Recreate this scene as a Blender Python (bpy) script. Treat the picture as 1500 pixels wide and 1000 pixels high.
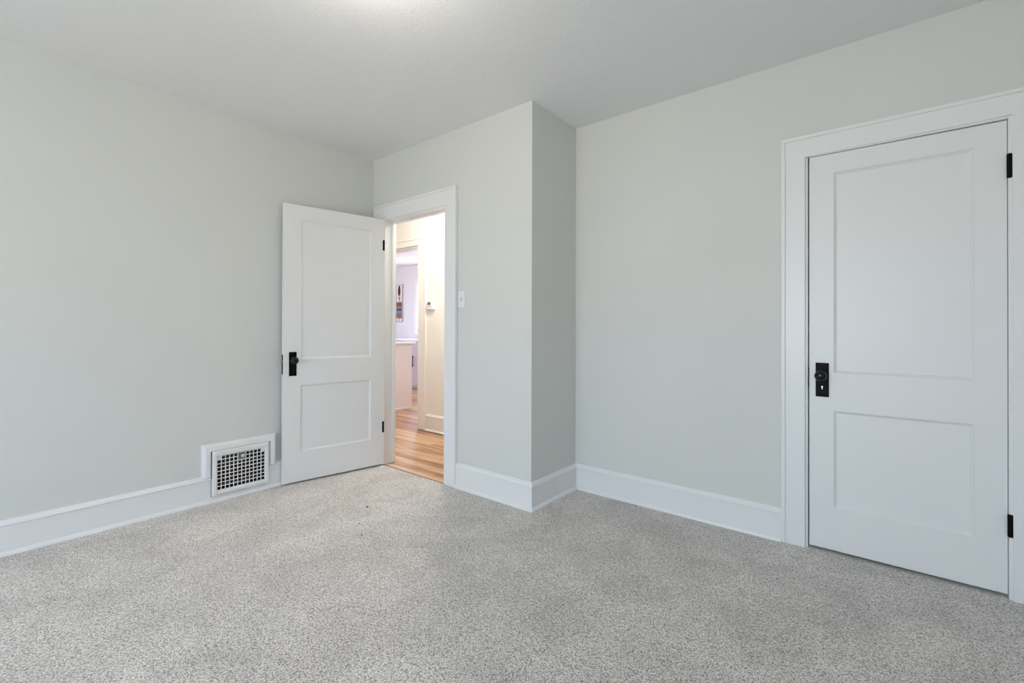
import bpy, bmesh, math, random
from mathutils import Vector, Matrix
random.seed(7)
scene = bpy.context.scene
for o in list(bpy.data.objects):
    bpy.data.objects.remove(o, do_unlink=True)
COL = scene.collection

# ---------------------------------------------------------------- camera
H_CAM = 1.14
Fv = Vector((-0.62953248, 0.77695902, 0.00485041))
Rv = Vector((0.77697374, 0.6295264, 0.00288472))
Uv = Vector((8.12148671e-04, -5.58466531e-03, 0.99998408))
cam_d = bpy.data.cameras.new('camera')
cam = bpy.data.objects.new('camera', cam_d)
COL.objects.link(cam)
rot = Matrix((Rv, Uv, -Fv)).transposed()
cam.matrix_world = Matrix.Translation((0, 0, H_CAM)) @ rot.to_4x4()
cam_d.sensor_width = 36.0
cam_d.lens = 674.067 / 1500 * 36.0
cam_d.shift_y = -(500 - 476.66) / 1500
cam_d.clip_start = 0.02
scene.camera = cam

# ---------------------------------------------------------------- view and daylight
vs = scene.view_settings
vs.view_transform = 'Standard'
vs.look = 'None'
vs.gamma = 1
vs.use_curve_mapping = False
vs.exposure = 0.08
scene.cycles.max_bounces = 10
scene.cycles.diffuse_bounces = 8
scene.cycles.use_denoising = True
SKY = 12.0            # strength of the overcast sky seen through the windows
LAMP_ROOM = 8.0     # bedroom ceiling lamp, watts
LAMP_HALL = 40.0
FILL_KITCHEN = 42.0  # unseen lamp added to brighten the kitchen
world = bpy.data.worlds.new('sky')
scene.world = world
world.use_nodes = True
nt = world.node_tree
nt.nodes.clear()
wo = nt.nodes.new('ShaderNodeOutputWorld')
bg = nt.nodes.new('ShaderNodeBackground')
tc = nt.nodes.new('ShaderNodeTexCoord')
sp = nt.nodes.new('ShaderNodeSeparateXYZ')
cr = nt.nodes.new('ShaderNodeValToRGB')
mr = nt.nodes.new('ShaderNodeMapRange')
mr.inputs['From Min'].default_value = -1
mr.inputs['From Max'].default_value = 1
cr.color_ramp.elements[0].position = 0.46
cr.color_ramp.elements[0].color = (0.70, 0.69, 0.66, 1)
cr.color_ramp.elements[1].position = 0.56
cr.color_ramp.elements[1].color = (0.68, 0.83, 1.0, 1)
nt.links.new(tc.outputs['Generated'], sp.inputs[0])
nt.links.new(sp.outputs['Z'], mr.inputs['Value'])
nt.links.new(mr.outputs[0], cr.inputs[0])
nt.links.new(cr.outputs[0], bg.inputs['Color'])
bg.inputs['Strength'].default_value = SKY
nt.links.new(bg.outputs[0], wo.inputs[0])


def portal(name, loc, rot_e, sx, sy):
    """a sampling portal in a window opening (guides the sky light, gives none itself)"""
    d = bpy.data.lights.new(name, 'AREA')
    d.shape = 'RECTANGLE'
    d.size = sx
    d.size_y = sy
    d.cycles.is_portal = True
    o = bpy.data.objects.new(name, d)
    o.location = loc
    o.rotation_euler = rot_e
    COL.objects.link(o)
    return o


# ---------------------------------------------------------------- room measurements (metres)
XL, YD, XP, YR, H = -3.4165, 2.3199, -1.7211, 2.8481, 2.5695
YB, XR = -2.50, 1.25                # unseen wall behind the camera, placed for the daylight; wall to its right
YH0, YH1, YH2 = 2.42, 3.385, 3.50   # hall: back of entry wall, far wall front and back
YK = 6.10                           # far wall of the kitchen
WT = 0.12
WIN_B = [(-2.45, -1.25), (-1.05, 0.15)]      # unseen windows added behind the camera for daylight, x ranges
WZ0, WZ1 = 0.62, 1.98
portal('window_portal', (-1.85, YB + 0.01, 1.30), (math.radians(90), 0, 0), 1.20, 1.36)
portal('window_portal', (-0.45, YB + 0.01, 1.30), (math.radians(90), 0, 0), 1.20, 1.36)

# ---------------------------------------------------------------- materials


def new_mat(name):
    m = bpy.data.materials.new(name)
    m.use_nodes = True
    n = m.node_tree
    return m, n, n.nodes['Principled BSDF']


def node(n, kind, **kw):
    x = n.nodes.new(kind)
    for k, v in kw.items():
        x.inputs[k].default_value = v
    return x


def coords(n, scale=(1, 1, 1)):
    t = n.nodes.new('ShaderNodeTexCoord')
    m = n.nodes.new('ShaderNodeMapping')
    m.inputs['Scale'].default_value = scale
    n.links.new(t.outputs['Object'], m.inputs[0])
    return m.outputs[0]


def paint(name, col, rough=0.5, bump=0.0, bscale=60.0, bdist=0.001, var=0.0, metal=0.0, spec=0.5):
    m, n, p = new_mat(name)
    p.inputs['Base Color'].default_value = (*col, 1)
    p.inputs['Roughness'].default_value = rough
    p.inputs['Metallic'].default_value = metal
    p.inputs['Specular IOR Level'].default_value = spec
    c = coords(n)
    nz = node(n, 'ShaderNodeTexNoise', Scale=bscale, Detail=3.0)
    n.links.new(c, nz.inputs['Vector'])
    if bump:
        b = node(n, 'ShaderNodeBump', Strength=bump, Distance=bdist)
        n.links.new(nz.outputs['Fac'], b.inputs['Height'])
        n.links.new(b.outputs[0], p.inputs['Normal'])
    if var:
        nb = node(n, 'ShaderNodeTexNoise', Scale=3.0, Detail=2.0)
        n.links.new(c, nb.inputs['Vector'])
        r = n.nodes.new('ShaderNodeValToRGB')
        r.color_ramp.elements[0].position = 0.3
        r.color_ramp.elements[1].position = 0.7
        r.color_ramp.elements[0].color = (*[x * (1 - var) for x in col], 1)
        r.color_ramp.elements[1].color = (*[min(1, x * (1 + var)) for x in col], 1)
        n.links.new(nb.outputs['Fac'], r.inputs[0])
        n.links.new(r.outputs[0], p.inputs['Base Color'])
    return m


M = {}
M['wall'] = paint('pale_grey_green_wall_paint', (0.672, 0.684, 0.660), 0.62, 0.25, 90, 0.0008, 0.008)
M['trim'] = paint('white_trim_paint', (0.80, 0.81, 0.82), 0.32, 0.15, 25, 0.0006, 0.0)
M['door'] = paint('white_door_paint', (0.785, 0.795, 0.80), 0.36, 0.2, 18, 0.0006, 0.0)
M['black'] = paint('black_iron', (0.004, 0.004, 0.004), 0.45, 0.1, 80, 0.0003, spec=0.10)
M['knob'] = paint('glossy_black_knob', (0.004, 0.004, 0.006), 0.12, spec=0.35)
M['brass'] = paint('worn_brass', (0.50, 0.47, 0.33), 0.4, metal=0.8)
M['steel'] = paint('bright_steel', (0.65, 0.64, 0.62), 0.3, metal=0.9)
M['hallwall'] = paint('cream_hall_wall_paint', (0.80, 0.78, 0.74), 0.6, 0.2, 90, 0.0008, 0.008)
M['halltrim'] = paint('white_hall_trim_paint', (0.82, 0.81, 0.79), 0.35)
M['kitchenwall'] = paint('white_kitchen_wall_paint', (0.78, 0.765, 0.80), 0.6, 0.2, 90, 0.0008, 0.008)
M['kneewall'] = paint('beige_knee_wall_paint', (0.82, 0.76, 0.68), 0.6, 0.2, 90, 0.0008, 0.008)
M['cabinet'] = paint('pale_lilac_white_cabinet_paint', (0.62, 0.565, 0.62), 0.4)
M['counter'] = paint('white_stone_counter', (0.86, 0.86, 0.88), 0.25, 0, var=0.02)
M['vent'] = paint('white_enamelled_metal', (0.78, 0.78, 0.77), 0.35)
M['duct'] = paint('dark_duct_metal', (0.035, 0.033, 0.032), 0.6)
M['louvre'] = paint('grey_louvre_metal', (0.20, 0.19, 0.18), 0.5)
M['plastic'] = paint('white_plastic', (0.80, 0.80, 0.84), 0.35)
M['slot'] = paint('soft_grey_slot', (0.42, 0.42, 0.44), 0.5)
M['screen'] = paint('grey_display', (0.10, 0.11, 0.11), 0.3)
M['dark'] = paint('dark_gap', (0.02, 0.02, 0.02), 0.8)
M['lint'] = paint('black_lint', (0.01, 0.01, 0.01), 0.9)
M['art_white'] = paint('art_paper', (0.80, 0.76, 0.77), 0.8)
M['art_frame'] = paint('art_frame_rose_wood', (0.50, 0.40, 0.40), 0.6)
M['art_dark'] = paint('art_dark_umber', (0.09, 0.045, 0.04), 0.9, 0.5, 200, 0.002)
M['art_rust'] = paint('art_rust_brown', (0.20, 0.09, 0.07), 0.9, 0.5, 200, 0.002)
M['art_blue'] = paint('art_soft_blue', (0.22, 0.27, 0.38), 0.9, 0.5, 200, 0.002)
M['art_navy'] = paint('art_navy', (0.05, 0.09, 0.20), 0.9, 0.5, 200, 0.002)
M['art_coral'] = paint('art_coral', (0.34, 0.15, 0.12), 0.9, 0.5, 200, 0.002)


def ceiling_mat():
    m, n, p = new_mat('knockdown_textured_white_ceiling')
    p.inputs['Base Color'].default_value = (0.81, 0.82, 0.83, 1)
    p.inputs['Roughness'].default_value = 0.7
    c = coords(n)
    a = node(n, 'ShaderNodeTexNoise', Scale=60.0, Detail=5.0, Roughness=0.6, Distortion=0.8)
    n.links.new(c, a.inputs['Vector'])
    r = n.nodes.new('ShaderNodeValToRGB')
    r.color_ramp.elements[0].position = 0.50
    r.color_ramp.elements[1].position = 0.62
    n.links.new(a.outputs['Fac'], r.inputs[0])
    b = node(n, 'ShaderNodeBump', Strength=0.35, Distance=0.0025)
    n.links.new(r.outputs[0], b.inputs['Height'])
    n.links.new(b.outputs[0], p.inputs['Normal'])
    return m


def carpet_mat():
    m, n, p = new_mat('speckled_grey_carpet')
    p.inputs['Roughness'].default_value = 0.95
    p.inputs['Specular IOR Level'].default_value = 0.1
    p.inputs['Sheen Weight'].default_value = 0.25
    p.inputs['Sheen Roughness'].default_value = 0.5
    c = coords(n)
    fa = node(n, 'ShaderNodeTexNoise', Scale=300.0, Detail=2.0, Roughness=0.6, Distortion=0.2)
    fb = node(n, 'ShaderNodeTexNoise', Scale=145.0, Detail=3.0, Roughness=0.7, Distortion=0.4)
    vo = node(n, 'ShaderNodeTexVoronoi', Scale=250.0)
    n.links.new(c, vo.inputs['Vector'])
    vb = n.nodes.new('ShaderNodeSeparateColor')
    n.links.new(vo.outputs['Color'], vb.inputs[0])
    n.links.new(c, fa.inputs['Vector'])
    n.links.new(c, fb.inputs['Vector'])
    fine = n.nodes.new('ShaderNodeMix')
    fine.data_type = 'FLOAT'
    fine.inputs[0].default_value = 0.5
    n.links.new(fa.outputs['Fac'], fine.inputs[2])
    n.links.new(fb.outputs['Fac'], fine.inputs[3])
    nf = fine
    fine = n.nodes.new('ShaderNodeMix')
    fine.data_type = 'FLOAT'
    fine.inputs[0].default_value = 0.17
    n.links.new(nf.outputs[0], fine.inputs[2])
    n.links.new(vb.outputs[0], fine.inputs[3])
    r = n.nodes.new('ShaderNodeValToRGB')
    e = r.color_ramp.elements
    e[0].position = 0.385
    e[0].color = (0.15, 0.137, 0.127, 1)
    e[1].position = 0.60
    e[1].color = (0.84, 0.79, 0.75, 1)
    k = e.new(0.45)
    k.color = (0.40, 0.372, 0.348, 1)
    k = e.new(0.51)
    k.color = (0.61, 0.571, 0.537, 1)
    n.links.new(fine.outputs[0], r.inputs[0])
    big = node(n, 'ShaderNodeTexNoise', Scale=3.6, Detail=3.0, Roughness=0.55, Distortion=0.6)
    n.links.new(c, big.inputs['Vector'])
    mrn = node(n, 'ShaderNodeMapRange')
    mrn.inputs['From Min'].default_value = 0.32
    mrn.inputs['From Max'].default_value = 0.68
    mrn.inputs['To Min'].default_value = 0.89
    mrn.inputs['To Max'].default_value = 1.12
    n.links.new(big.outputs['Fac'], mrn.inputs['Value'])
    mix = n.nodes.new('ShaderNodeVectorMath')
    mix.operation = 'SCALE'
    n.links.new(r.outputs[0], mix.inputs[0])
    n.links.new(mrn.outputs[0], mix.inputs['Scale'])
    n.links.new(mix.outputs[0], p.inputs['Base Color'])
    b = node(n, 'ShaderNodeBump', Strength=0.6, Distance=0.004)
    n.links.new(fine.outputs[0], b.inputs['Height'])
    n.links.new(b.outputs[0], p.inputs['Normal'])
    return m


def wood_mat():
    m, n, p = new_mat('honey_oak_floor_boards')
    p.inputs['Roughness'].default_value = 0.38
    t = n.nodes.new('ShaderNodeTexCoord')
    br = n.nodes.new('ShaderNodeTexBrick')
    br.offset = 0.37
    br.inputs['Scale'].default_value = 1.0
    br.inputs['Brick Width'].default_value = 1.15
    br.inputs['Row Height'].default_value = 0.085
    br.inputs['Mortar Size'].default_value = 0.0012
    br.inputs['Color1'].default_value = (0.0, 0.0, 0.0, 1)
    br.inputs['Color2'].default_value = (1.0, 1.0, 1.0, 1)
    br.inputs['Mortar'].default_value = (0.0, 0.0, 0.0, 1)
    n.links.new(t.outputs['Object'], br.inputs['Vector'])
    mp = n.nodes.new('ShaderNodeMapping')
    mp.inputs['Scale'].default_value = (1.6, 26, 1)
    n.links.new(t.outputs['Object'], mp.inputs[0])
    g = node(n, 'ShaderNodeTexNoise', Scale=1.0, Detail=5.0, Roughness=0.6, Distortion=0.5)
    n.links.new(mp.outputs[0], g.inputs['Vector'])
    bw = n.nodes.new('ShaderNodeRGBToBW')
    n.links.new(br.outputs['Color'], bw.inputs[0])
    ma = n.nodes.new('ShaderNodeMath')
    ma.operation = 'MULTIPLY_ADD'
    ma.inputs[1].default_value = 0.38
    n.links.new(bw.outputs[0], ma.inputs[0])
    mb = n.nodes.new('ShaderNodeMath')
    mb.operation = 'MULTIPLY'
    mb.inputs[1].default_value = 0.85
    n.links.new(g.outputs['Fac'], mb.inputs[0])
    n.links.new(mb.outputs[0], ma.inputs[2])
    r = n.nodes.new('ShaderNodeValToRGB')
    e = r.color_ramp.elements
    e[0].position = 0.36
    e[0].color = (0.20, 0.095, 0.042, 1)
    e[1].position = 0.80
    e[1].color = (0.66, 0.45, 0.27, 1)
    k = e.new(0.58)
    k.color = (0.43, 0.225, 0.115, 1)
    n.links.new(ma.outputs[0], r.inputs[0])
    n.links.new(r.outputs[0], p.inputs['Base Color'])
    return m


def glass_mat():
    m = bpy.data.materials.new('window_glass')
    m.use_nodes = True
    n = m.node_tree
    n.nodes.clear()
    out = n.nodes.new('ShaderNodeOutputMaterial')
    tr = n.nodes.new('ShaderNodeBsdfTransparent')
    gl = node(n, 'ShaderNodeBsdfGlossy', Roughness=0.02)
    mx = n.nodes.new('ShaderNodeMixShader')
    mx.inputs[0].default_value = 0.05
    n.links.new(tr.outputs[0], mx.inputs[1])
    n.links.new(gl.outputs[0], mx.inputs[2])
    n.links.new(mx.outputs[0], out.inputs[0])
    return m


def glow_mat(name, col, s):
    m, n, p = new_mat(name)
    p.inputs['Base Color'].default_value = (0.8, 0.8, 0.8, 1)
    p.inputs['Emission Color'].default_value = (*col, 1)
    p.inputs['Emission Strength'].default_value = s
    return m


M['ceiling'] = ceiling_mat()
M['carpet'] = carpet_mat()
M['wood'] = wood_mat()
M['glass'] = glass_mat()

# ---------------------------------------------------------------- mesh helpers


class MB:
    def __init__(self):
        self.bm = bmesh.new()

    def box(self, x0, x1, y0, y1, z0, z1, bev=0.0, seg=2):
        r = bmesh.ops.create_cube(self.bm, size=1.0)
        v = r['verts']
        for q in v:
            q.co = Vector(((x0 + x1) / 2 + q.co.x * (x1 - x0), (y0 + y1) / 2 + q.co.y * (y1 - y0), (z0 + z1) / 2 + q.co.z * (z1 - z0)))
        if bev:
            es = list({e for q in v for e in q.link_edges})
            bmesh.ops.bevel(self.bm, geom=es, offset=bev, segments=seg, profile=0.5, affect='EDGES')
        return self

    def lathe(self, origin, axis, prof, seg=32):
        """prof: (radius, distance along axis)"""
        a = Vector(axis).normalized()
        s = a.orthogonal().normalized()
        t = a.cross(s)
        rings = []
        for (r, d) in prof:
            if r < 1e-6:
                rings.append([self.bm.verts.new(Vector(origin) + a * d)])
            else:
                rings.append([self.bm.verts.new(Vector(origin) + a * d + (s * math.cos(2 * math.pi * i / seg) + t * math.sin(2 * math.pi * i / seg)) * r) for i in range(seg)])
        for A, B in zip(rings, rings[1:]):
            if len(A) == 1 and len(B) == 1:
                continue
            for i in range(seg):
                j = (i + 1) % seg
                if len(A) == 1:
                    self.bm.faces.new((A[0], B[i], B[j]))
                elif len(B) == 1:
                    self.bm.faces.new((A[i], A[j], B[0]))
                else:
                    self.bm.faces.new((A[i], A[j], B[j], B[i]))
        for ring in (rings[0], rings[-1]):
            if len(ring) > 2:
                self.bm.faces.new(ring)
        return self

    def sweep(self, path, prof, first=0, last=None):
        """prof (offset to the right of the path, z) swept along the 2D path with mitred corners"""
        pts = [Vector(p) for p in path]
        n = len(pts)
        dirs = [(pts[i + 1] - pts[i]).normalized() for i in range(n - 1)]
        nor = [Vector((d.y, -d.x)) for d in dirs]
        off = []
        for i in range(n):
            if i == 0:
                off.append(nor[0])
            elif i == n - 1:
                off.append(nor[-1])
            else:
                b = nor[i - 1] + nor[i]
                off.append(b / (b.dot(nor[i])))
        last = n - 1 if last is None else last
        rings = []
        for i in range(first, last + 1):
            rings.append([self.bm.verts.new((pts[i].x + off[i].x * d, pts[i].y + off[i].y * d, z)) for d, z in prof])
        k = len(prof)
        for A, B in zip(rings, rings[1:]):
            for i in range(k):
                j = (i + 1) % k
                self.bm.faces.new((A[i], A[j], B[j], B[i]))
        self.bm.faces.new(rings[0])
        self.bm.faces.new(rings[-1])
        return self

    def build(self, name, mat, parent=None, smooth=False):
        bmesh.ops.recalc_face_normals(self.bm, faces=self.bm.faces)
        me = bpy.data.meshes.new(name)
        self.bm.to_mesh(me)
        self.bm.free()
        me.materials.append(mat)
        if smooth:
            for f in me.polygons:
                f.use_smooth = True
        o = bpy.data.objects.new(name, me)
        COL.objects.link(o)
        if parent:
            o.parent = parent
        return o


def empty(name, loc=(0, 0, 0), rz=0.0):
    o = bpy.data.objects.new(name, None)
    o.location = loc
    o.rotation_euler = (0, 0, rz)
    o.empty_display_size = 0.1
    COL.objects.link(o)
    return o


def tag(o, label, cat, group=None, kind=None):
    o['label'] = label
    o['category'] = cat
    if group:
        o['group'] = group
    if kind:
        o['kind'] = kind
    return o


def struct(o, label, cat):
    return tag(o, label, cat, kind='structure')


# ---------------------------------------------------------------- shell
struct(MB().box(XL - WT, XR + WT, YB - WT, YD - 0.012, -0.1, 0.0).box(XP - 0.01, XR + WT, YD - 0.012, YR + 0.01, -0.1, 0.0)
       .box(XL - WT, -3.2494, YD - 0.012, YD, -0.1, 0.0).box(-2.4955, XP - 0.01, YD - 0.012, YD, -0.1, 0.0).build('floor', M['carpet']),
       'wall-to-wall speckled grey carpet across the bedroom floor', 'floor')
struct(MB().box(-9.12, -2.08, YD - 0.012, YK + WT, -0.12, -0.006).build('floor_hall', M['wood']),
       'honey oak board floor of the hall seen through the open doorway', 'floor')
struct(MB().box(XL - WT, XR + WT, YB - WT, YD + 0.05, H, H + 0.1).box(XP - WT, XR + WT, YD + 0.05, YR + WT, H, H + 0.1).build('ceiling', M['ceiling']),
       'white knockdown-textured bedroom ceiling', 'ceiling')
struct(MB().box(-6.2, -2.08, YH0 - 0.05, YH2, H, H + 0.1).build('ceiling_hall', M['ceiling']), 'white hall ceiling above the board floor', 'ceiling')
struct(MB().box(-9.12, -3.9, YH2, YK + WT, 2.425, 2.52).build('ceiling_kitchen', M['kitchenwall']), 'pale lilac-white ceiling of the far room beyond the hall', 'ceiling')
struct(MB().box(XL - WT, XL, YB - WT, 1.10, 0, H).box(XL - WT, XL, 1.10, 1.45, 0, 0.05).box(XL - WT, XL, 1.10, 1.45, 0.325, H)
       .box(XL - WT, XL, 1.45, YD, 0, H).build('wall_left', M['wall']), 'long pale greige wall on the left, behind the open door', 'wall')
DX0, DX1, DZ = -3.2694, -2.4755, 2.05
struct(MB().box(XL - WT, DX0, YD, YH0, 0, H).box(DX1, -2.2, YD, YH0, 0, H).box(DX0, DX1, YD, YH0, DZ, H)
       .box(-2.2, XP, YD, YR + WT, 0, H).build('wall_back', M['wall']), 'pale grey-green wall around the entry doorway with a projecting square corner', 'wall')
CX0, CX1, CZ = -0.330, 0.428, 2.045
struct(MB().box(XP, CX0, YR, YR + WT, 0, H).box(CX1, XR + WT, YR, YR + WT, 0, H).box(CX0, CX1, YR, YR + WT, CZ, H).build('wall_right', M['wall']),
       'pale grey-green wall on the right holding the closed closet door', 'wall')
# closet behind the closed door
struct(MB().box(-0.9, 1.0, 3.60, 3.66, 0, H).box(-0.96, -0.9, YR + WT, 3.66, 0, H).box(1.0, 1.06, YR + WT, 3.66, 0, H)
       .box(-0.96, 1.06, YR + WT, 3.66, H, H + 0.05).box(-0.96, 1.06, YR + 0.01, 3.66, -0.05, 0.0).build('wall_closet', M['wall']),
       'inner walls of the closet behind the closed door', 'wall')
# unseen wall behind camera, two windows added for daylight; wall at its right
w = MB()
xs = [XL - WT, WIN_B[0][0], WIN_B[0][1], WIN_B[1][0], WIN_B[1][1], XR + WT]
for i in range(5):
    if i in (1, 3):
        w.box(xs[i], xs[i + 1], YB - WT, YB, 0, WZ0).box(xs[i], xs[i + 1], YB - WT, YB, WZ1, H)
    else:
        w.box(xs[i], xs[i + 1], YB - WT, YB, 0, H)
struct(w.build('wall_front', M['wall']), 'unseen wall behind the viewer, placed for the daylight, with two added windows', 'wall')
struct(MB().box(XR, XR + WT, YB, YR, 0, H).build('wall_side', M['wall']), 'plain wall to the right of the viewer', 'wall')
for i, (a, b) in enumerate(WIN_B):
    r = struct(empty('window_%d' % (i + 1), ((a + b) / 2, YB, WZ0)), ('right-hand' if i else 'left-hand') + ' unseen white sash window added behind the viewer for daylight', 'window')
    hw, hh = (b - a) / 2, WZ1 - WZ0
    f = MB()
    for x0, x1, z0, z1 in ((-hw, -hw + 0.05, 0, hh), (hw - 0.05, hw, 0, hh), (-hw, hw, 0, 0.05), (-hw, hw, hh - 0.05, hh), (-hw, hw, hh / 2 - 0.02, hh / 2 + 0.02)):
        f.box(x0, x1, -0.09, -0.04, z0, z1, 0.004)
    f.build('window_sash', M['trim'], r)
    MB().box(-hw, hw, -0.066, -0.063, 0.01, hh - 0.01).build('pane', M['glass'], r)
    c = MB()
    c.box(-hw - 0.11, -hw, 0, 0.02, -0.02, hh + 0.11, 0.003).box(hw, hw + 0.11, 0, 0.02, -0.02, hh + 0.11, 0.003).box(-hw, hw, 0, 0.02, hh, hh + 0.11, 0.003)
    c.build('casing', M['trim'], r)
    MB().box(-hw - 0.13, hw + 0.13, 0, 0.06, -0.045, -0.02, 0.006).build('sill', M['trim'], r)

# hall and kitchen shell
struct(MB().box(-4.095 + 0.0, -2.2, YH1, YH2, 0, H).box(-5.10, -4.095, YH1, YH2, 2.075, H).box(-6.2, -5.10, YH1, YH2, 0, H).build('wall_hall', M['hallwall']),
       'warm cream hall wall beside the cased opening, holding the thermostat', 'wall')
struct(MB().box(-6.2, -6.08, YH0, YH1, 0, H).box(-6.2, XL - WT, YH0 - WT, YH0, 0, H).box(-2.2, -2.08, YH0, YH2, 0, H).build('wall_hall_end', M['hallwall']),
       'cream end walls of the hall', 'wall')
KW = (-7.42, -6.55, 1.10, 2.05)   # kitchen window x0 x1 z0 z1
KL = (4.2, 4.9, 0.95, 2.1)      # unseen window added to light the kitchen, left wall y0 y1 z0 z1
struct(MB().box(-9.12, KW[0], YK, YK + WT, 0, 2.43).box(KW[1], -3.9, YK, YK + WT, 0, 2.43).box(KW[0], KW[1], YK, YK + WT, 0, KW[2])
       .box(KW[0], KW[1], YK, YK + WT, KW[3], 2.43).build('wall_kitchen', M['kitchenwall']),
       'white far wall of the room beyond the hall, with a picture and window', 'wall')
struct(MB().box(-9.12, -9.0, YH2, KL[0], 0, 2.43).box(-9.12, -9.0, KL[1], YK, 0, 2.43).box(-9.12, -9.0, KL[0], KL[1], 0, KL[2])
       .box(-9.12, -9.0, KL[0], KL[1], KL[3], 2.43).box(-4.02, -3.9, YH2, YK, 0, 2.43).box(-9.12, -6.2, YH2 - WT, YH2, 0, 2.43).build('wall_kitchen_end', M['kitchenwall']),
       'white end walls of the far room', 'wall')
portal('window_portal', ((KW[0] + KW[1]) / 2, YK - 0.01, (KW[2] + KW[3]) / 2), (math.radians(-90), 0, 0), KW[1] - KW[0], KW[3] - KW[2])
portal('window_portal', (-8.99, (KL[0] + KL[1]) / 2, (KL[2] + KL[3]) / 2), (math.radians(90), 0, math.radians(-90)), KL[1] - KL[0], KL[3] - KL[2])
r = struct(empty('window_3', ((KW[0] + KW[1]) / 2, YK, KW[2])), 'bright white-framed window in the far room beyond the hall', 'window')
hw, hh = (KW[1] - KW[0]) / 2, KW[3] - KW[2]
f = MB()
for x0, x1, z0, z1 in ((-hw, -hw + 0.04, 0, hh), (hw - 0.04, hw, 0, hh), (-hw, hw, 0, 0.04), (-hw, hw, hh - 0.04, hh), (-hw, hw, 0.33, 0.37)):
    f.box(x0, x1, 0.03, 0.07, z0, z1, 0.004)
f.build('window_sash', M['halltrim'], r)
MB().box(-hw, hw, 0.048, 0.052, 0.01, hh - 0.01).build('pane', M['glass'], r)
MB().box(-hw - 0.09, -hw, -0.02, 0, -0.10, hh + 0.09, 0.003).box(hw, hw + 0.09, -0.02, 0, -0.10, hh + 0.09, 0.003).box(-hw, hw, -0.02, 0, hh, hh + 0.09, 0.003).build('casing', M['halltrim'], r)
MB().box(-hw, hw, -0.04, 0, -0.03, 0.0, 0.005).build('sill', M['halltrim'], r)
r = struct(empty('window_4', (-9.0, (KL[0] + KL[1]) / 2, KL[2])), 'unseen side window added to bring daylight into the far room', 'window')
hw, hh = (KL[1] - KL[0]) / 2, KL[3] - KL[2]
f = MB()
for y0, y1, z0, z1 in ((-hw, -hw + 0.04, 0, hh), (hw - 0.04, hw, 0, hh), (-hw, hw, 0, 0.04), (-hw, hw, hh - 0.04, hh)):
    f.box(-0.08, -0.04, y0, y1, z0, z1, 0.004)
f.build('window_sash', M['halltrim'], r)
MB().box(-0.062, -0.058, -hw, hw, 0.01, hh - 0.01).build('pane', M['glass'], r)

# ---------------------------------------------------------------- baseboards
BH = 0.175


def base_prof(h=BH):
    return [(0.0, 0.0), (0.033, 0.0), (0.033, 0.005), (0.0315, 0.010), (0.027, 0.016), (0.021, 0.0205), (0.0175, 0.0215),
            (0.0175, h - 0.027), (0.0225, h - 0.0262), (0.0245, h - 0.023), (0.0225, h - 0.018), (0.0165, h - 0.013), (0.0125, h - 0.006), (0.0090, h), (0.0, h)]


low = [(0.0, 0.0), (0.033, 0.0), (0.033, 0.005), (0.0315, 0.010), (0.027, 0.016), (0.021, 0.0205), (0.0175, 0.0215), (0.0175, 0.037), (0.0, 0.037)]
# left wall faces +x: path runs +y, room to the right of the path
struct(MB().sweep([(XL, YB), (XL, 1.095)], base_prof()).sweep([(XL, 1.095), (XL, 1.455)], low).sweep([(XL, 1.455), (XL, YD)], base_prof()).build('baseboard_left', M['trim']),
       'white moulded baseboard along the left wall, cut around the floor vent', 'baseboard')
path = [(-2.3794, YD), (XP, YD), (XP, YR), (-0.4316, YR)]
struct(MB().sweep(path, base_prof(), 0, 1).build('baseboard_back', M['trim']), 'short white baseboard between the entry doorway and the projecting corner', 'baseboard')
struct(MB().sweep(path, base_prof(), 1, 2).build('baseboard_corner', M['trim']), 'short white baseboard on the shaded side of the projecting corner', 'baseboard')
struct(MB().sweep(path, base_prof(), 2, 3).build('baseboard_right', M['trim']), 'white baseboard from the inner corner to the closet door casing', 'baseboard')
struct(MB().sweep([(0.537, YR), (XR, YR), (XR, YB), (XL, YB)], base_prof()).build('baseboard_front', M['trim']), 'white baseboard right of the closet and behind the viewer', 'baseboard')
struct(MB().sweep([(-3.958, YH1), (-2.2, YH1)], base_prof(0.185)).build('baseboard_hall', M['halltrim']), 'white baseboard along the hall wall under the thermostat', 'baseboard')

# ---------------------------------------------------------------- door casings


def casing(name, label, x0, x1, zi, w, zo, yf, yw, mat, zi2=None):
    """x0..x1 inner edges, flat boards on the wall plane yw, front face yf; back band round the outside"""
    root = struct(empty(name, ((x0 + x1) / 2, yw, 0)), label, 'door casing')
    cx = (x0 + x1) / 2
    bw = 0.019
    th = yf - yw
    ya, yb = sorted((0, th))
    yc, yd = sorted((0, th * 1.42))
    for sx, X in ((-1, x0 - cx), (1, x1 - cx)):
        a, b = sorted((X, X + sx * (w - bw)))
        MB().box(a, b, ya, yb, 0, zo - bw).build('side_casing', mat, root)
        a, b = sorted((X + sx * (w - bw), X + sx * w))
        MB().box(a, b, yc, yd, 0, zo - bw, 0.004, 3).build('back_band', mat, root)
    hd = MB().box(x0 - cx, x1 - cx, ya, yb, zi, zo - bw)
    for q in hd.bm.verts:
        if zi2 and q.co.z < zi + 0.001 and q.co.x > 0:
            q.co.z = zi2
    hd.build('head_casing', mat, root)
    MB().box(x0 - cx - w, x1 - cx + w, yc, yd, zo - bw, zo, 0.004, 3).build('back_band', mat, root)
    return root


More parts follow.
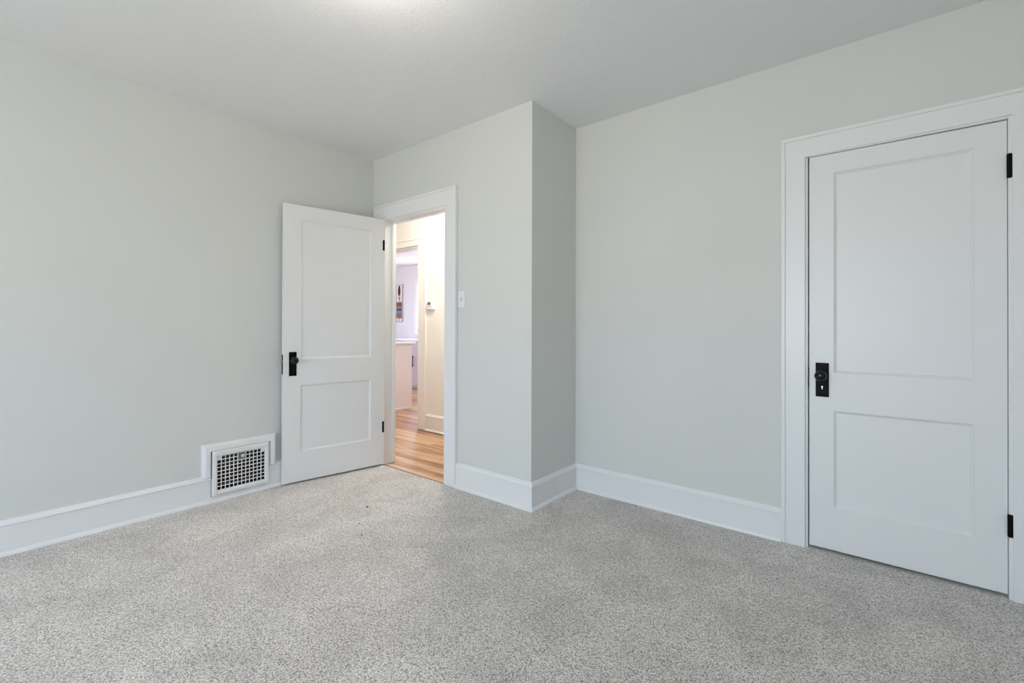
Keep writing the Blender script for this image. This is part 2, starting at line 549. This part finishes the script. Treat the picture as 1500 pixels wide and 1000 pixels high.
# entry doorway
EX0, EX1 = -3.2494, -2.5004
entry = casing('trim_1', 'white casing around the open entry doorway', EX0 - 0.005, EX1, 2.037, 0.121, 2.160, YD - 0.02, YD, M['trim'])
j = MB()
cx = (EX0 - 0.005 + EX1) / 2
y0, y1 = -0.008, YH0 - YD + 0.012
j.box(EX0 - 0.02 - cx, EX0 - cx, y0, y1, -0.004, 2.05, 0.0012, 1).box(EX1 + 0.005 - cx, EX1 + 0.0248 - cx, y0, y1, -0.004, 2.05, 0.0012, 1)
j.box(EX0 - cx, EX1 + 0.005 - cx, y0, y1, 2.031, 2.05, 0.0012, 1)
j.build('jamb', M['trim'], entry)
j = MB()
ys0, ys1 = 0.072, 0.106
j.box(EX0 - cx, EX0 + 0.008 - cx, ys0, ys1, -0.004, 2.031, 0.002, 1).box(EX1 - 0.003 - cx, EX1 + 0.005 - cx, ys0, ys1, -0.004, 2.031, 0.002, 1)
j.box(EX0 + 0.008 - cx, EX1 - 0.003 - cx, ys0, ys1, 2.021, 2.031, 0.002, 1)
j.build('door_stop', M['trim'], entry)
# closet doorway
GX0, GX1 = -0.3247, 0.4185
closet = casing('trim_2', 'white casing around the closed closet door on the right', GX0, GX1, 2.0365, 0.107, 2.150, YR - 0.02, YR, M['trim'], 2.0455)
cx = (GX0 + GX1) / 2
j = MB()
j.box(-0.330 - cx, -0.3130 - cx, -0.004, 0.115, 0, 2.045, 0.001, 1).box(0.4068 - cx, 0.428 - cx, -0.013, 0.115, 0, 2.045, 0.001, 1)
j.box(-0.3118 - cx, 0.4068 - cx, -0.012, 0.115, 2.0345, 2.045, 0.001, 1)
j.build('jamb', M['trim'], closet)
j = MB()
j.box(-0.3118 - cx, -0.300 - cx, 0.04, 0.075, 0, 2.0345).box(0.398 - cx, 0.4068 - cx, 0.04, 0.075, 0, 2.0345).box(-0.300 - cx, 0.398 - cx, 0.04, 0.075, 2.022, 2.0345)
j.build('door_stop', M['trim'], closet)
# hall opening to the far room
ho = casing('trim_3', 'cream-white casing of the hall opening into the far room', -4.975, -4.095, 2.070, 0.135, 2.155, YH1 - 0.02, YH1, M['halltrim'])
cx = (-4.975 - 4.095) / 2
MB().box(-4.11 - cx, -4.095 - cx, 0.001, 0.13, 0, 2.069).box(-4.975 - cx, -4.96 - cx, 0.001, 0.13, 0, 2.069).box(-4.96 - cx, -4.11 - cx, 0.001, 0.13, 2.055, 2.069).build('jamb', M['halltrim'], ho)
# metal strip where carpet meets boards
struct(MB().box(EX0 + 0.001, EX1 + 0.004, YD - 0.020, YD - 0.008, -0.004, 0.0025, 0.001, 1).build('trim_4', M['louvre']), 'thin dark edge strip where carpet meets the oak boards', 'threshold')

# ---------------------------------------------------------------- doors


def leaf_frame(W, T, z0, zt0, zt1, panels):
    """stiles and rails in one mesh. Hinge side x=W..., front face y=0, back y=T. zt0/zt1 top heights at x=0/x=W. panels: (x0,x1,z0,z1) openings"""
    bm = bmesh.new()
    px0, px1 = panels[0][0], panels[0][1]
    xs = [0, px0, px1, W]
    zs = [z0] + sorted(sum(([p[2], p[3]] for p in panels), [])) + [max(zt0, zt1)]

    def co(i, k, y):
        x, z = xs[i], zs[k]
        if k == len(zs) - 1:
            z = zt0 + (zt1 - zt0) * x / W
        return (x, y, z)
    holes = {(p[0], p[2]) for p in panels}
    for y, sgn in ((0, 1), (T, -1)):
        V = {(i, k): bm.verts.new(co(i, k, y)) for i in range(4) for k in range(len(zs))}
        for i in range(3):
            for k in range(len(zs) - 1):
                if (xs[i], zs[k]) in holes:
                    steps = [(0, 0), (0.0018, 0.0040), (0.0125, 0.0118), (0.0130, 0.0150)]
                    prev = [V[i, k], V[i + 1, k], V[i + 1, k + 1], V[i, k + 1]]
                    for ins, dep in steps[1:]:
                        yy = y + sgn * dep
                        cur = [bm.verts.new(c) for c in ((xs[i] + ins, yy, zs[k] + ins), (xs[i + 1] - ins, yy, zs[k] + ins), (xs[i + 1] - ins, yy, zs[k + 1] - ins), (xs[i] + ins, yy, zs[k + 1] - ins))]
                        for a in range(4):
                            b = (a + 1) % 4
                            bm.faces.new((prev[a], prev[b], cur[b], cur[a]))
                        prev = cur
                else:
                    bm.faces.new((V[i, k], V[i + 1, k], V[i + 1, k + 1], V[i, k + 1]))
        if y == 0:
            V0 = V
    K = len(zs) - 1
    for i in range(3):
        bm.faces.new((V0[i, 0], V0[i + 1, 0], V[i + 1, 0], V[i, 0]))
        bm.faces.new((V0[i, K], V0[i + 1, K], V[i + 1, K], V[i, K]))
    for k in range(K):
        bm.faces.new((V0[0, k], V0[0, k + 1], V[0, k + 1], V[0, k]))
        bm.faces.new((V0[3, k], V0[3, k + 1], V[3, k + 1], V[3, k]))
    m = MB()
    m.bm.free()
    m.bm = bm
    return m


def panel(p):
    return MB().box(p[0] + 0.010, p[1] - 0.010, 0.0120, 0.0230, p[2] + 0.010, p[3] - 0.010)


def knob_set(root, xa, xb, z0, z1, kx, kz, front=-1, keyhole=None, y=0.0, knobdir=None):
    """black lock plate with knob and keyhole on the face at y, sticking out towards front*y"""
    cx = (xa + xb) / 2
    ya, yb = sorted((y, y + front * 0.004))
    pl = MB().box(xa, xb, ya, yb, z0, z1, 0.0015, 2).build('lock_plate', M['black'], root)
    pl['label'] = 'black rectangular lock plate'
    b = y + front * 0.004
    kn = MB().lathe((kx, b, kz), (0, front, 0), [(0.017, 0), (0.016, 0.004), (0.010, 0.008), (0.0085, 0.020), (0.011, 0.026), (0.022, 0.031), (0.0265, 0.038), (0.0275, 0.046), (0.025, 0.054), (0.018, 0.0605), (0.009, 0.0635), (0, 0.0642)], 40)
    kn.build('door_knob', M['knob'], pl, True)['label'] = 'round glossy black knob'
    for zz in (z0 + 0.010, z1 - 0.010):
        MB().lathe((cx, b, zz), (0, front, 0), [(0.004, 0), (0.0035, 0.0012), (0, 0.0016)], 16).build('screw', M['black'], pl, True)
    if keyhole:
        k = MB()  # light caught in the keyhole is drawn as bright steel
        k.lathe((keyhole[0], b - front * 0.0002, keyhole[1]), (0, front, 0), [(0.0036, 0), (0.0036, 0.0006), (0, 0.0007)], 20)
        k.box(keyhole[0] - 0.0018, keyhole[0] + 0.0018, min(b, b + front * 0.0006), max(b, b + front * 0.0006), keyhole[1] - 0.013, keyhole[1])
        k.build('keyhole', M['steel'], pl)['label'] = 'keyhole with its lit look put into bright steel'
    return pl


# closet door, closed: face plane y=YR, x from -0.3076 to 0.4055
cd = struct(empty('door_1', (-0.3066, YR, 0)), 'closed white two-panel closet door with black lock plate', 'door')
W = 0.7115
pans = [(0.1045, 0.611, 0.228, 0.722), (0.1045, 0.611, 0.916, 1.935)]
leaf_frame(W, 0.035, 0.016, 2.0330, 2.0300, pans).build('door_frame', M['door'], cd)
panel(pans[0]).build('lower_panel', M['door'], cd)
panel(pans[1]).build('upper_panel', M['door'], cd)
knob_set(cd, 0.0275, 0.0845, 0.790, 0.9645, 0.0535, 0.900, -1, (0.0555, 0.842))
MB().box(-0.0035, 0.0, 0.004, 0.031, 0.835, 0.935).build('latch_plate', M['black'], cd)['label'] = 'black latch plate in the door gap'


def hinge(root, x, y, z0, z1, r=0.0085):
    h = MB().lathe((x, y, z0), (0, 0, 1), [(0, -0.004), (0.004, -0.003), (r, 0.0), (r, (z1 - z0) * 0.33), (r * 0.9, (z1 - z0) * 0.335), (r, (z1 - z0) * 0.34), (r, (z1 - z0) * 0.66), (r * 0.9, (z1 - z0) * 0.665), (r, (z1 - z0) * 0.67), (r, z1 - z0), (0.004, z1 - z0 + 0.003), (0, z1 - z0 + 0.004)], 20)
    return h


for z0, z1 in ((1.783, 1.882), (0.264, 0.356)):
    h = hinge(cd, 0.7180, -0.0100, z0, z1, 0.0092)
    h.box(0.7095, 0.7265, -0.0145, -0.0132, z0, z1, 0.0005, 1)
    h.build('hinge', M['black'], cd)['label'] = 'black butt hinge'

# entry door, open towards the left wall
TH = math.radians(9.2549)
hx, hy = -3.2220, 2.2999
# local +x from hinge edge to free edge; local -y is the visible face
ed = struct(empty('door_2', (hx, hy, 0), math.atan2(-math.cos(TH), -math.sin(TH))), 'white two-panel entry door standing open against the left wall', 'door')
# with this rotation local y (left of travel) points away from the left wall -> visible face is +y
W2 = 0.7802
pans = [(0.118, 0.662, 0.228, 0.716), (0.118, 0.662, 0.905, 1.930)]
lf = leaf_frame(W2, 0.035, 0.014, 2.0337, 2.0337, pans)
flip = Matrix.Scale(-1, 4, (0, 1, 0))
lf.bm.transform(flip)
lf.build('door_frame', M['door'], ed)
for nm, p in (('lower_panel', pans[0]), ('upper_panel', pans[1])):
    q = panel(p)
    q.bm.transform(flip)
    q.build(nm, M['door'], ed)
knob_set(ed, 0.690, 0.742, 0.786, 0.960, 0.716, 0.900, 1)
# lock edge: the mortice lock's face plate and brass latch bolt
lp = MB().box(W2, W2 + 0.0015, -0.030, -0.005, 0.800, 0.942).build('latch_plate', M['black'], ed)
lp['label'] = 'black lock face plate on the door edge'
MB().box(W2 + 0.0015, W2 + 0.011, -0.022, -0.011, 0.886, 0.902, 0.002, 2).build('latch_bolt', M['brass'], lp)['label'] = 'small brass latch bolt'
for z0, z1 in ((1.776, 1.862), (0.274, 0.364)):
    MB().box(0.003, 0.020, -0.0003, 0.0022, z0, z1, 0.0006, 1).build('hinge', M['black'], ed)['label'] = 'black butt hinge'

# ---------------------------------------------------------------- floor vent in the left wall
v = tag(empty('floor_vent', (XL, 1.275, 0.0)), 'white square-grid return air vent low in the left wall beside the open door', 'vent')
# wooden surround, an upside-down U with sloping edges


s = MB()
SZ, SY, ZB, ZT = 0.054, 0.230, 0.167, 0.378
s.sweep([(-SY, ZB), (-SY, ZT), (SY, ZT), (SY, ZB)], [(0, 0.0), (0, 0.015), (0.003, 0.022), (0.014, 0.030), (0.016, 0.035), (0.043, 0.035), (0.0455, 0.020), (0.049, 0.019), (0.049, 0.0)])
for q in s.bm.verts:
    q.co = Vector((q.co.z, q.co.x, q.co.y))
s.build('wooden_surround', M['trim'], v)
g = MB()
FY, FZ0, FZ1 = 0.176, 0.043, 0.332
GY, GZ0, GZ1 = 0.1485, 0.0725, 0.2945
xf = 0.042
for a in (
    [(-FY, FZ0, 0.034), (-FY + 0.007, FZ0 + 0.007, xf), (-GY - 0.008, GZ0 - 0.008, xf), (-GY, GZ0, 0.0315)],
):
    rings = []
    for iy, iz, x in a:
        zt = FZ1 - (iz - FZ0)
        if iz == GZ0 or iz == GZ0 - 0.008:
            zt = GZ1 + (GZ0 - iz)
        rings.append([g.bm.verts.new(c) for c in ((x, iy, iz), (x, -iy, iz), (x, -iy, zt), (x, iy, zt))])
    back = [g.bm.verts.new(c) for c in ((0.0, -FY, FZ0), (0.0, FY, FZ0), (0.0, FY, FZ1), (0.0, -FY, FZ1))]
    rings = [back] + rings
    for A, B in zip(rings, rings[1:]):
        for i in range(4):
            k = (i + 1) % 4
            g.bm.faces.new((A[i], A[k], B[k], B[i]))
g.build('vent_frame', M['vent'], v)
# stamped grid 12 by 9, corner cells of the top row closed, four cells cut out for the lever
gr = bmesh.new()
nc, nr = 12, 9
cw, ch = 2 * GY / nc, (GZ1 - GZ0) / nr
bar = 0.0052


def gbox(bm, y0, y1, z0, z1, x0=0.0292, x1=0.031):
    r_ = bmesh.ops.create_cube(bm, size=1.0)
    for q in r_['verts']:
        q.co = Vector(((x0 + x1) / 2 + q.co.x * (x1 - x0), (y0 + y1) / 2 + q.co.y * (y1 - y0), (z0 + z1) / 2 + q.co.z * (z1 - z0)))


for i in range(nc + 1):
    y = -GY + i * cw
    zt = GZ1 - 2 * ch if i == 6 else GZ1
    gbox(gr, y - bar / 2, y + bar / 2, GZ0, zt)
for k in range(nr + 1):
    z = GZ0 + k * ch
    if k == nr - 1:
        gbox(gr, -GY, -GY + 5 * cw, z - bar / 2, z + bar / 2, 0.0291, 0.0309)
        gbox(gr, -GY + 7 * cw, GY, z - bar / 2, z + bar / 2, 0.0291, 0.0309)
    else:
        gbox(gr, -GY, GY, z - bar / 2, z + bar / 2, 0.0291, 0.0309)
gbox(gr, -GY, -GY + cw, GZ1 - ch, GZ1, 0.0290, 0.0312)
gbox(gr, GY - cw, GY, GZ1 - ch, GZ1, 0.0290, 0.0312)
m = MB()
m.bm.free()
m.bm = gr
m.build('grille', M['vent'], v)
for y in (-GY + cw / 2, GY - cw / 2):
    MB().lathe((0.0312, y, GZ1 - ch / 2), (1, 0, 0), [(0.0058, 0), (0.005, 0.0016), (0, 0.0026)], 16).build('screw', M['vent'], v, True)
lev = MB().box(0.010, 0.026, -cw + 0.004, cw - 0.004, GZ1 - 2 * ch + 0.003, GZ1 - 0.003).build('damper_box', M['louvre'], v)
MB().lathe((0.026, 0.004, GZ1 - ch * 1.0), (1, 0, 0), [(0.006, 0), (0.006, 0.006), (0.0115, 0.009), (0.0125, 0.014), (0.0095, 0.018), (0, 0.0195)], 24).build('lever_knob', M['steel'], lev, True)['label'] = 'small shiny steel lever knob'
# louvre blades and the dark duct behind
for k in range(5):
    z = GZ0 + 0.02 + k * 0.045
    MB().box(-0.028, 0.004, -GY, GY, z, z + 0.0015).build('louvre_blade', M['louvre'], v)
MB().box(-0.115, -0.112, -0.172, 0.172, 0.052, 0.322).box(-0.112, 0.0, -0.173, -0.171, 0.052, 0.322).box(-0.112, 0.0, 0.171, 0.173, 0.052, 0.322) \
    .box(-0.112, 0.0, -0.171, 0.171, 0.052, 0.054).box(-0.112, 0.0, -0.171, 0.171, 0.320, 0.322).build('duct', M['duct'], v)

# ---------------------------------------------------------------- light switch
s = tag(empty('light_switch', (-2.3405, YD, 1.342)), 'white single light switch on the wall right of the entry doorway', 'light switch')
MB().box(-0.0345, 0.0345, -0.006, 0, -0.0575, 0.0575, 0.003, 2).build('wall_plate', M['plastic'], s)
MB().box(-0.006, 0.006, -0.0072, -0.006, -0.0125, 0.0125).build('toggle_slot', M['slot'], s)
t = MB().box(-0.0045, 0.0045, -0.019, -0.006, -0.006, 0.004, 0.0015, 2)
t.build('toggle', M['plastic'], s)
for z in (-0.030, 0.030):
    MB().lathe((0, -0.006, z), (0, -1, 0), [(0.0035, 0), (0.003, 0.0009), (0, 0.0011)], 14).build('screw', M['plastic'], s, True)

# ---------------------------------------------------------------- thermostat on the hall wall
s = tag(empty('thermostat', (-3.880, YH1, 1.383)), 'small white thermostat with grey display on the cream hall wall', 'thermostat')
MB().box(-0.062, 0.062, -0.006, 0, -0.049, 0.049, 0.002, 2).build('back_plate', M['plastic'], s)
MB().box(-0.056, 0.056, -0.032, -0.006, -0.046, 0.046, 0.004, 3).build('body', M['plastic'], s)
MB().box(-0.034, 0.010, -0.0330, -0.0315, 0.004, 0.036, 0.0005, 1).build('display', M['screen'], s)
MB().box(-0.034, 0.020, -0.0335, -0.0315, -0.014, -0.010, 0.0005, 1).build('button_strip', M['louvre'], s)

# ---------------------------------------------------------------- things in the far room
k = tag(empty('knee_wall', (-5.23, 3.85, 0)), 'beige half-height wall with white cap seen through the hall opening', 'half wall', kind='structure')
MB().box(-0.12, 0, -0.34, 0.345, -0.006, 0.905).build('wall_body', M['kneewall'], k)
MB().box(-0.15, 0.03, -0.34, 0.395, 0.905, 0.935, 0.006, 2).build('wall_cap', M['halltrim'], k)
MB().box(0, 0.012, -0.34, 0.28, -0.006, 0.022, 0.004, 2).build('base_trim', M['halltrim'], k)

YC = 5.50
c = tag(empty('base_cabinet', (-6.70, YC, 0)), 'pale lilac-white base cabinet with slim black pull in the far room', 'cabinet')
MB().box(-0.46, 0.46, 0.02, 0.58, 0.10, 0.875).build('cabinet_body', M['cabinet'], c)
MB().box(-0.46, 0.46, 0.05, 0.57, 0.0, 0.10).build('toe_kick', M['halltrim'], c)
for a, b, hxx in ((-0.455, 0.165, -0.11), (0.171, 0.455, 0.22)):
    d = MB().box(a, b, 0.0, 0.02, 0.06, 0.87, 0.002, 1).build('cabinet_door', M['cabinet'], c)
    hb = MB().box(hxx - 0.008, hxx + 0.008, -0.032, -0.020, 0.405, 0.62, 0.003, 2).box(hxx - 0.005, hxx + 0.005, -0.022, 0.0, 0.43, 0.44).box(hxx - 0.005, hxx + 0.005, -0.022, 0.0, 0.585, 0.595)
    hb.build('bar_handle', M['black'], d)['label'] = 'slim vertical black bar handle'
c = tag(empty('white_unit', (-7.47, YC, 0)), 'plain white cabinet unit left of the lilac cabinet, behind the half wall', 'white_unit')
MB().box(-0.30, 0.30, 0.01, 0.58, 0.0, 0.875, 0.004, 1).build('unit_body', M['plastic'], c)  # one more white cabinet unit, plain front
MB().box(-0.295, 0.295, -0.012, 0.01, 0.10, 0.87, 0.004, 2).build('unit_door', M['plastic'], c)
tag(MB().box(-7.80, -6.23, YC - 0.02, YK - 0.0, 0.876, 0.912, 0.004, 2).build('countertop', M['counter']), 'white counter slab over the cabinet in the far room', 'countertop')

a = tag(empty('wall_art', (-8.012, YK, 1.655)), 'narrow picture with umber tassel and blue-rust stripes on the far white wall', 'wall art')
w2, h2 = 0.105, 0.395
MB().box(-w2, w2, -0.012, 0, -h2, h2).build('backing', M['art_white'], a)
f = MB()
for x0, x1, z0, z1 in ((-w2 - 0.006, -w2 + 0.004, -h2, h2), (w2 - 0.008, w2 + 0.006, -h2, h2), (-w2, w2, -h2, -h2 + 0.010), (-w2, w2, h2 - 0.010, h2)):
    f.box(x0, x1, -0.022, 0, z0, z1)
f.build('picture_frame', M['art_frame'], a)
t = MB().lathe((0.0, -0.016, 0.0), (0, 0, 1), [(0, 0.375), (0.016, 0.36), (0.027, 0.30), (0.030, 0.24), (0.022, 0.18), (0.01, 0.155), (0, 0.15)], 16)
t.lathe((0.0, -0.016, 0.0), (0, 0, 1), [(0, 0.135), (0.012, 0.12), (0.014, 0.10), (0.006, 0.08), (0, 0.075)], 16)
t.box(-0.003, 0.003, -0.018, -0.012, -0.37, 0.37)
t.build('tassel', M['art_dark'], a, True)
for mat, z0, z1 in (('art_rust', -0.07, 0.02), ('art_blue', -0.115, -0.07), ('art_navy', -0.16, -0.115), ('art_blue', -0.215, -0.16), ('art_coral', -0.32, -0.215)):
    MB().box(-0.088, 0.090, -0.020, -0.012, z0, z1).build('stripe_band', M[mat], a)

# ---------------------------------------------------------------- lint on the carpet


def speck(x, y, sx, sy, rz, label):
    bm = bmesh.new()
    bmesh.ops.create_icosphere(bm, subdivisions=2, radius=1.0)
    for q in bm.verts:
        n_ = 1 + random.uniform(-0.25, 0.25)
        q.co = Vector((q.co.x * sx * n_, q.co.y * sy * n_, q.co.z * 0.003 * n_))
    m_ = MB()
    m_.bm.free()
    m_.bm = bm
    o = m_.build('lint_speck', M['lint'])
    o.location = (x, y, 0.003)
    o.rotation_euler = (0, 0, rz)
    tag(o, label, 'lint', 'black lint specks on the carpet')


speck(-2.553, 1.697, 0.009, 0.006, 0.6, 'largest black lint speck on the carpet, nearest the open door')
speck(-2.372, 1.523, 0.0035, 0.003, 0.2, 'tiny black speck on the carpet, middle of the three specks')
speck(-2.228, 1.448, 0.0045, 0.003, 1.0, 'small black speck on the carpet, nearest the viewer of the three')

# ---------------------------------------------------------------- ceiling lamps


def lamp(x, y, ztop, watts, col, label, r=0.17, glow=6.0):
    root = tag(empty('ceiling_lamp', (x, y, ztop)), label, 'ceiling lamp')
    MB().lathe((0, 0, 0), (0, 0, -1), [(0, 0), (r * 0.95, 0), (r * 0.95, 0.02), (r * 0.9, 0.025)], 48).build('lamp_base', M['plastic'], root)
    prof = [(r * 0.9, 0.02)] + [(r * math.cos(a * math.pi / 20), 0.03 + 0.06 * math.sin(a * math.pi / 20)) for a in range(0, 10)] + [(0, 0.09)]
    MB().lathe((0, 0, 0), (0, 0, -1), prof, 48).build('lamp_shade', glow_mat('lit_opal_glass', col, glow), root, True)
    d = bpy.data.lights.new('bulb', 'POINT')
    d.energy = watts
    d.color = col
    d.shadow_soft_size = 0.10
    o = bpy.data.objects.new('bulb', d)
    o.location = (0, 0, -0.22)
    o.parent = root
    COL.objects.link(o)
    return root


lamp(-1.45, 0.95, H, LAMP_ROOM, (1.0, 0.90, 0.79), 'round opal flush ceiling lamp in the middle of the bedroom ceiling', glow=1.5)
lamp(-3.15, 2.92, H, LAMP_HALL, (1.0, 0.93, 0.84), 'round opal flush ceiling lamp in the hall')
lamp(-5.0, 4.9, 2.425, FILL_KITCHEN, (0.90, 0.89, 1.0), 'unseen round opal ceiling lamp added to brighten the far room')
